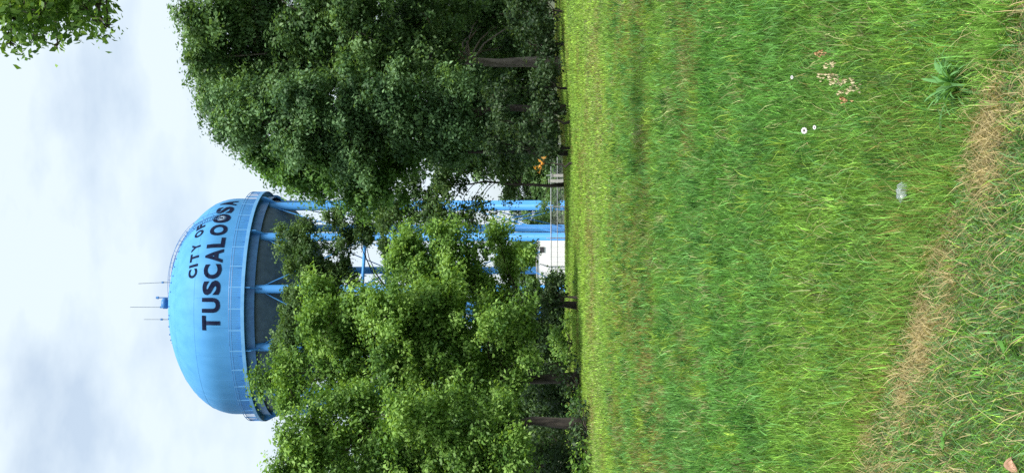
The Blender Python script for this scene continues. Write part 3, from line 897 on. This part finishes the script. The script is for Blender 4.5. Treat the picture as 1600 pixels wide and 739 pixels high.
# mown verge in front
rg = np.random.default_rng(102)
parts = []
x, y = spread_pts(3.9, 7.6, 7500, rg, .7); e = y - edge_y(x); k = e < .05; x, y, e = x[k], y[k], e[k]; n = len(x)
dry = np.clip(1.15 - np.abs(e + .22) / .36, 0, 1) * np.clip(.2 + 3.0 * (fbm(x * 4.5, y * 4.5 + 9) - .45), 0, 1)
dry += .45 * sstep(.48, .62, fbm(x * 2 + 7, y * 2))
dry = np.clip(dry, .14, 1)
green = np.where((rg.random(n) < .45)[:, None], C_LUSH * .85, np.where((rg.random(n) < .7)[:, None], np.array((.105, .215, .085)), C_YEL * .8))
c = np.where((rg.random(n) < dry)[:, None], C_STRAW * rg.uniform(.45, 1.15, (n, 1)), green * 1.15 * rg.gamma(5.0, 1 / 5.0, (n, 1)))
parts.append(blades(x, y, rg.uniform(.03, .095, n), rg.uniform(.0022, .0048, n), rg.uniform(.3, .97, n), c, rg, curl=.3))
V, fl, C = gather(parts)
o = np_mesh('verge_grass', V, fl, M['blade'], colors=C)
tag(o, 'short green grass of the mown verge in the near corner', 'grass', kind='stuff')
# dry cut stalks lying along the ragged edge
rg = np.random.default_rng(103)
parts = []
n = 9000
x = rg.uniform(-1.9, 1.6, n); y = edge_y(x) - .22 + rg.normal(0, .33, n)
k = (fbm(x * 4.5, y * 4.5 + 9) > .52) | (rg.random(n) < .16); x, y = x[k], y[k]; n = len(x)
parts.append(blades(x, y, rg.uniform(.04, .13, n), rg.uniform(.0014, .0032, n), rg.uniform(.75, .99, n), C_STRAW * rg.uniform(.3, 1.25, (n, 1)) * np.array([1, .96, .9]), rg, z0=.025, curl=.1))
x, y = spread_pts(3.9, 8.0, 60, rg, .7); n = len(x)
parts.append(blades(x, y, rg.uniform(.07, .18, n), rg.uniform(.0016, .0030, n), rg.uniform(.6, .99, n), C_STRAW * rg.uniform(.7, 1.3, (n, 1)), rg, z0=.04, curl=.1))
V, fl, C = gather(parts)
o = np_mesh('dry_stalks', V, fl, M['blade'], colors=C)
tag(o, 'straw coloured dry stalks lying along the verge edge', 'dry grass', kind='stuff')

# ------------------------------------------------------------------ small plants and litter in the near grass
def ground_pt(px, py):
    d = F * EYE / (px - HZ)
    for _ in range(4):
        x = at(0, py, d).x; d = F * (EYE - gz(x, d)) / (px - HZ)
    x = at(0, py, d).x
    return Vector((x, d, gz(x, d)))


def strap_leaf(length, width, rise, droop, az, col, rg, n=7):
    """a broad leaf with a folded midrib, arching out from the crown of the plant"""
    dx, dy = math.cos(az), math.sin(az); sx, sy = -dy, dx
    V = []; tw = rg.uniform(-.3, .3)
    for i in range(n + 1):
        t = i / n
        r = length * (t * math.cos(rise) + .12 * t * t); z = length * (math.sin(rise) * t - droop * t * t)
        w = width * .5 * (.35 + 1.3 * math.sin(math.pi * min(1, .12 + .88 * t)) ** .8) * (1 if t < .98 else .05)
        wv = .25 * width * math.sin(9 * t + tw * 10)
        for s in (-1, 0, 1):
            V.append((dx * r + sx * w * s, dy * r + sy * w * s, max(.01, z) + (abs(s) * w * .35) + s * wv + tw * w * s))
    Fc = []
    for i in range(n):
        for s in (0, 1):
            a = 3 * i + s; Fc.append((a, a + 1, a + 4, a + 3))
    return np.array(V), np.array(Fc), np.tile(col * rg.uniform(.8, 1.2), (len(V), 1))


rg = np.random.default_rng(200)
p = ground_pt(1508, 132)
dock = empty('dock_plant', p + Vector((0, 0, .01)))
dock.scale = (1.1, 1.1, 1.15)
tag(dock, 'broad leaved dock plant at the near edge of the tall grass', 'plant')
for k in range(76):
    az = 2.4 * k + rg.uniform(-.3, .3); ln = rg.uniform(.15, .27)
    v, f, c = strap_leaf(ln, rg.uniform(.004, .009), rg.uniform(.7, 1.4), rg.uniform(.35, .95), az, np.array((.12, .275, .095)) * rg.uniform(.6, 1.4), rg)
    np_mesh('leaf', v, [f], M['blade'], dock, c, True)
# its seed stalks, standing behind
p2 = ground_pt(1420, 128)
seedp = empty('seed_stalk_plant', p2)
tag(seedp, 'upright plant with cream seed clusters behind the broad leaved dock', 'plant')
d2 = p2.y
for k, (px, py, m_) in enumerate(((1292, 104, 'seed'), (1284, 118, 'seed'), (1300, 118, 'seed'), (1300, 132, 'seed'), (1318, 128, 'seed'), (1330, 140, 'seed'), (1310, 145, 'seed'), (1276, 84, 'rust_seed'), (1312, 160, 'rust_seed'))):
    q = at(px, py, d2) - p2; q.y = rg.uniform(-.05, .05)
    b = MB(); b.tube(curve_pts((rg.uniform(-.02, .02), rg.uniform(-.02, .02), 0), q, .0, 4, rg, .004), [.0022, .002, .0018, .0015, .001], 5)
    st = b.build('stalk', M['stem'], seedp)
    b = MB()
    for j in range(16):
        c = q + Vector((rg.normal(0, .008), rg.normal(0, .008), rg.uniform(-.035, .015))); s = rg.uniform(.0045, .008)
        b.poly([c + Vector((s, 0, 0)), c + Vector((0, s, 0)), c + Vector((0, 0, s * 1.3))]); b.poly([c + Vector((-s, 0, 0)), c + Vector((0, -s, 0)), c + Vector((0, 0, s * 1.3))])
        b.poly([c + Vector((s, 0, 0)), c + Vector((0, 0, -s)), c + Vector((0, -s, 0))]); b.poly([c + Vector((-s, 0, 0)), c + Vector((0, 0, -s)), c + Vector((0, s, 0))])
    o = b.build('seed_cluster', M[m_], st); o['kind'] = 'stuff'


def flower(px, py, foot_px, foot_py, r, label, tilt):
    f = ground_pt(foot_px, foot_py); h = at(px, py, f.y)
    root = empty('white_flower', f); tag(root, label, 'flower', 'white flowers in the near grass')
    q = h - f
    b = MB(); b.tube(curve_pts((0, 0, 0), q, .0, 4, rg, .004), .0018, 5); b.build('stem', M['stem'], root)
    fc = (Vector((0, 0, EYE)) - h).normalized(); up = (fc + Vector((0, 0, tilt))).normalized()
    u = up.orthogonal().normalized(); w = up.cross(u)
    for k in range(9):
        a = 2 * math.pi * k / 9 + rg.uniform(-.1, .1); d = u * math.cos(a) + w * math.sin(a); s = u * -math.sin(a) + w * math.cos(a)
        b = MB(); wd = r * .34
        pts = [(.15, 0, .0), (.55, 1, .12), (.9, .9, .1), (1.05, 0, .02), (.9, -.9, .1), (.55, -1, .12)]
        b.poly([q + d * r * t + s * wd * sd_ + up * r * z for t, sd_, z in pts]); b.build('petal', M['petal'], root)
    b = MB(); n = 10
    for i in range(n):
        a0, a1 = 2 * math.pi * i / n, 2 * math.pi * (i + 1) / n; rr = r * .52
        pa = q + (u * math.cos(a0) + w * math.sin(a0)) * rr + up * r * .05; pb = q + (u * math.cos(a1) + w * math.sin(a1)) * rr + up * r * .05
        b.poly([pa, pb, q + up * r * .25])
    b.build('flower_eye', M['flower_eye'], root)


flower(1255, 205, 1330, 200, .0165, 'larger white flower with a dark eye in the tall grass', .5)
flower(1271, 200, 1335, 196, .011, 'small white flower close beside the larger one with a dark eye', 1.2)
flower(1236, 122, 1300, 124, .010, 'small white flower standing apart, farther from the others', 1.2)

# crumpled clear plastic
p = ground_pt(1438, 306)
rgp = np.random.default_rng(210); b = MB(); nu, nv_ = 11, 9
P = [[None] * nv_ for _ in range(nu)]
for i in range(nu):
    for j in range(nv_):
        a, c_ = (i / (nu - 1) - .5), (j / (nv_ - 1) - .5)
        q_ = max(abs(a), abs(c_)) / max(1e-6, math.hypot(a, c_)); k_ = 2 * q_ * rgp.uniform(.85, 1.1)
        P[i][j] = Vector((a * k_ * .045, c_ * k_ * .036, .075 + .03 * math.cos(3 * a) * math.cos(3 * c_) + rgp.normal(0, .005)))
for i in range(nu - 1):
    for j in range(nv_ - 1): b.poly([P[i][j], P[i + 1][j], P[i + 1][j + 1], P[i][j + 1]])
o = b.build('plastic_scrap', M['plastic']); o.location = p + Vector((0, 0, .02)); o.rotation_euler = (.4, .1, .3)
bmm = bmesh.new(); bmm.from_mesh(o.data); bmesh.ops.remove_doubles(bmm, verts=bmm.verts[:], dist=1e-5); bmm.to_mesh(o.data); bmm.free()
o.data.polygons.foreach_set('use_smooth', np.ones(len(o.data.polygons), dtype=bool))
md = o.modifiers.new('thickness', 'SOLIDIFY'); md.thickness = .0015
tag(o, 'crumpled scrap of clear plastic lying on the grass', 'litter')
# curled brown leaf in the near corner
p = ground_pt(1592, 724); b = MB(); nu, nv_ = 9, 7
for i in range(nu):
    for j in range(nv_):
        t = i / (nu - 1); s = j / (nv_ - 1) * 2 - 1; w = .026 * math.sin(math.pi * (.06 + .9 * t)) ** .7
        b.v.append(((t - .5) * .055, s * w * .75, .045 + .018 * s * s - .02 * (2 * t - 1) ** 2 + .003 * math.sin(7 * t + 3 * s)))
for i in range(nu - 1):
    for j in range(nv_ - 1):
        a = i * nv_ + j; b.f.append((a, a + 1, a + nv_ + 1, a + nv_))
o = b.build('fallen_leaf', M['dead_leaf'], None, True); o.location = p; o.rotation_euler = (.5, -.2, .6)
md = o.modifiers.new('thickness', 'SOLIDIFY'); md.thickness = .0012
tag(o, 'curled brown fallen leaf in the nearest corner of the verge', 'leaf')
# a few broad weed leaves in the verge
for (px, py, lab) in ((1424, 676, 'low weed with rounded bright leaves by the dry strip'), (1492, 688, 'low weed with pointed bright leaves near the fallen brown leaf'), (1590, 540, 'low weed with round leaves at the near edge of the verge')):
    p = ground_pt(px, py); root = empty('weed', p + Vector((0, 0, .04))); tag(root, lab, 'weed', 'low weeds in the verge')
    for k in range(5):
        v, f, c = strap_leaf(rg.uniform(.03, .05), rg.uniform(.012, .018), rg.uniform(.2, .9), .2, 1.26 * k + rg.uniform(-.3, .3), np.array((.10, .25, .05)), rg, 5)
        np_mesh('leaf', v, [f], M['blade'], root, c, True)
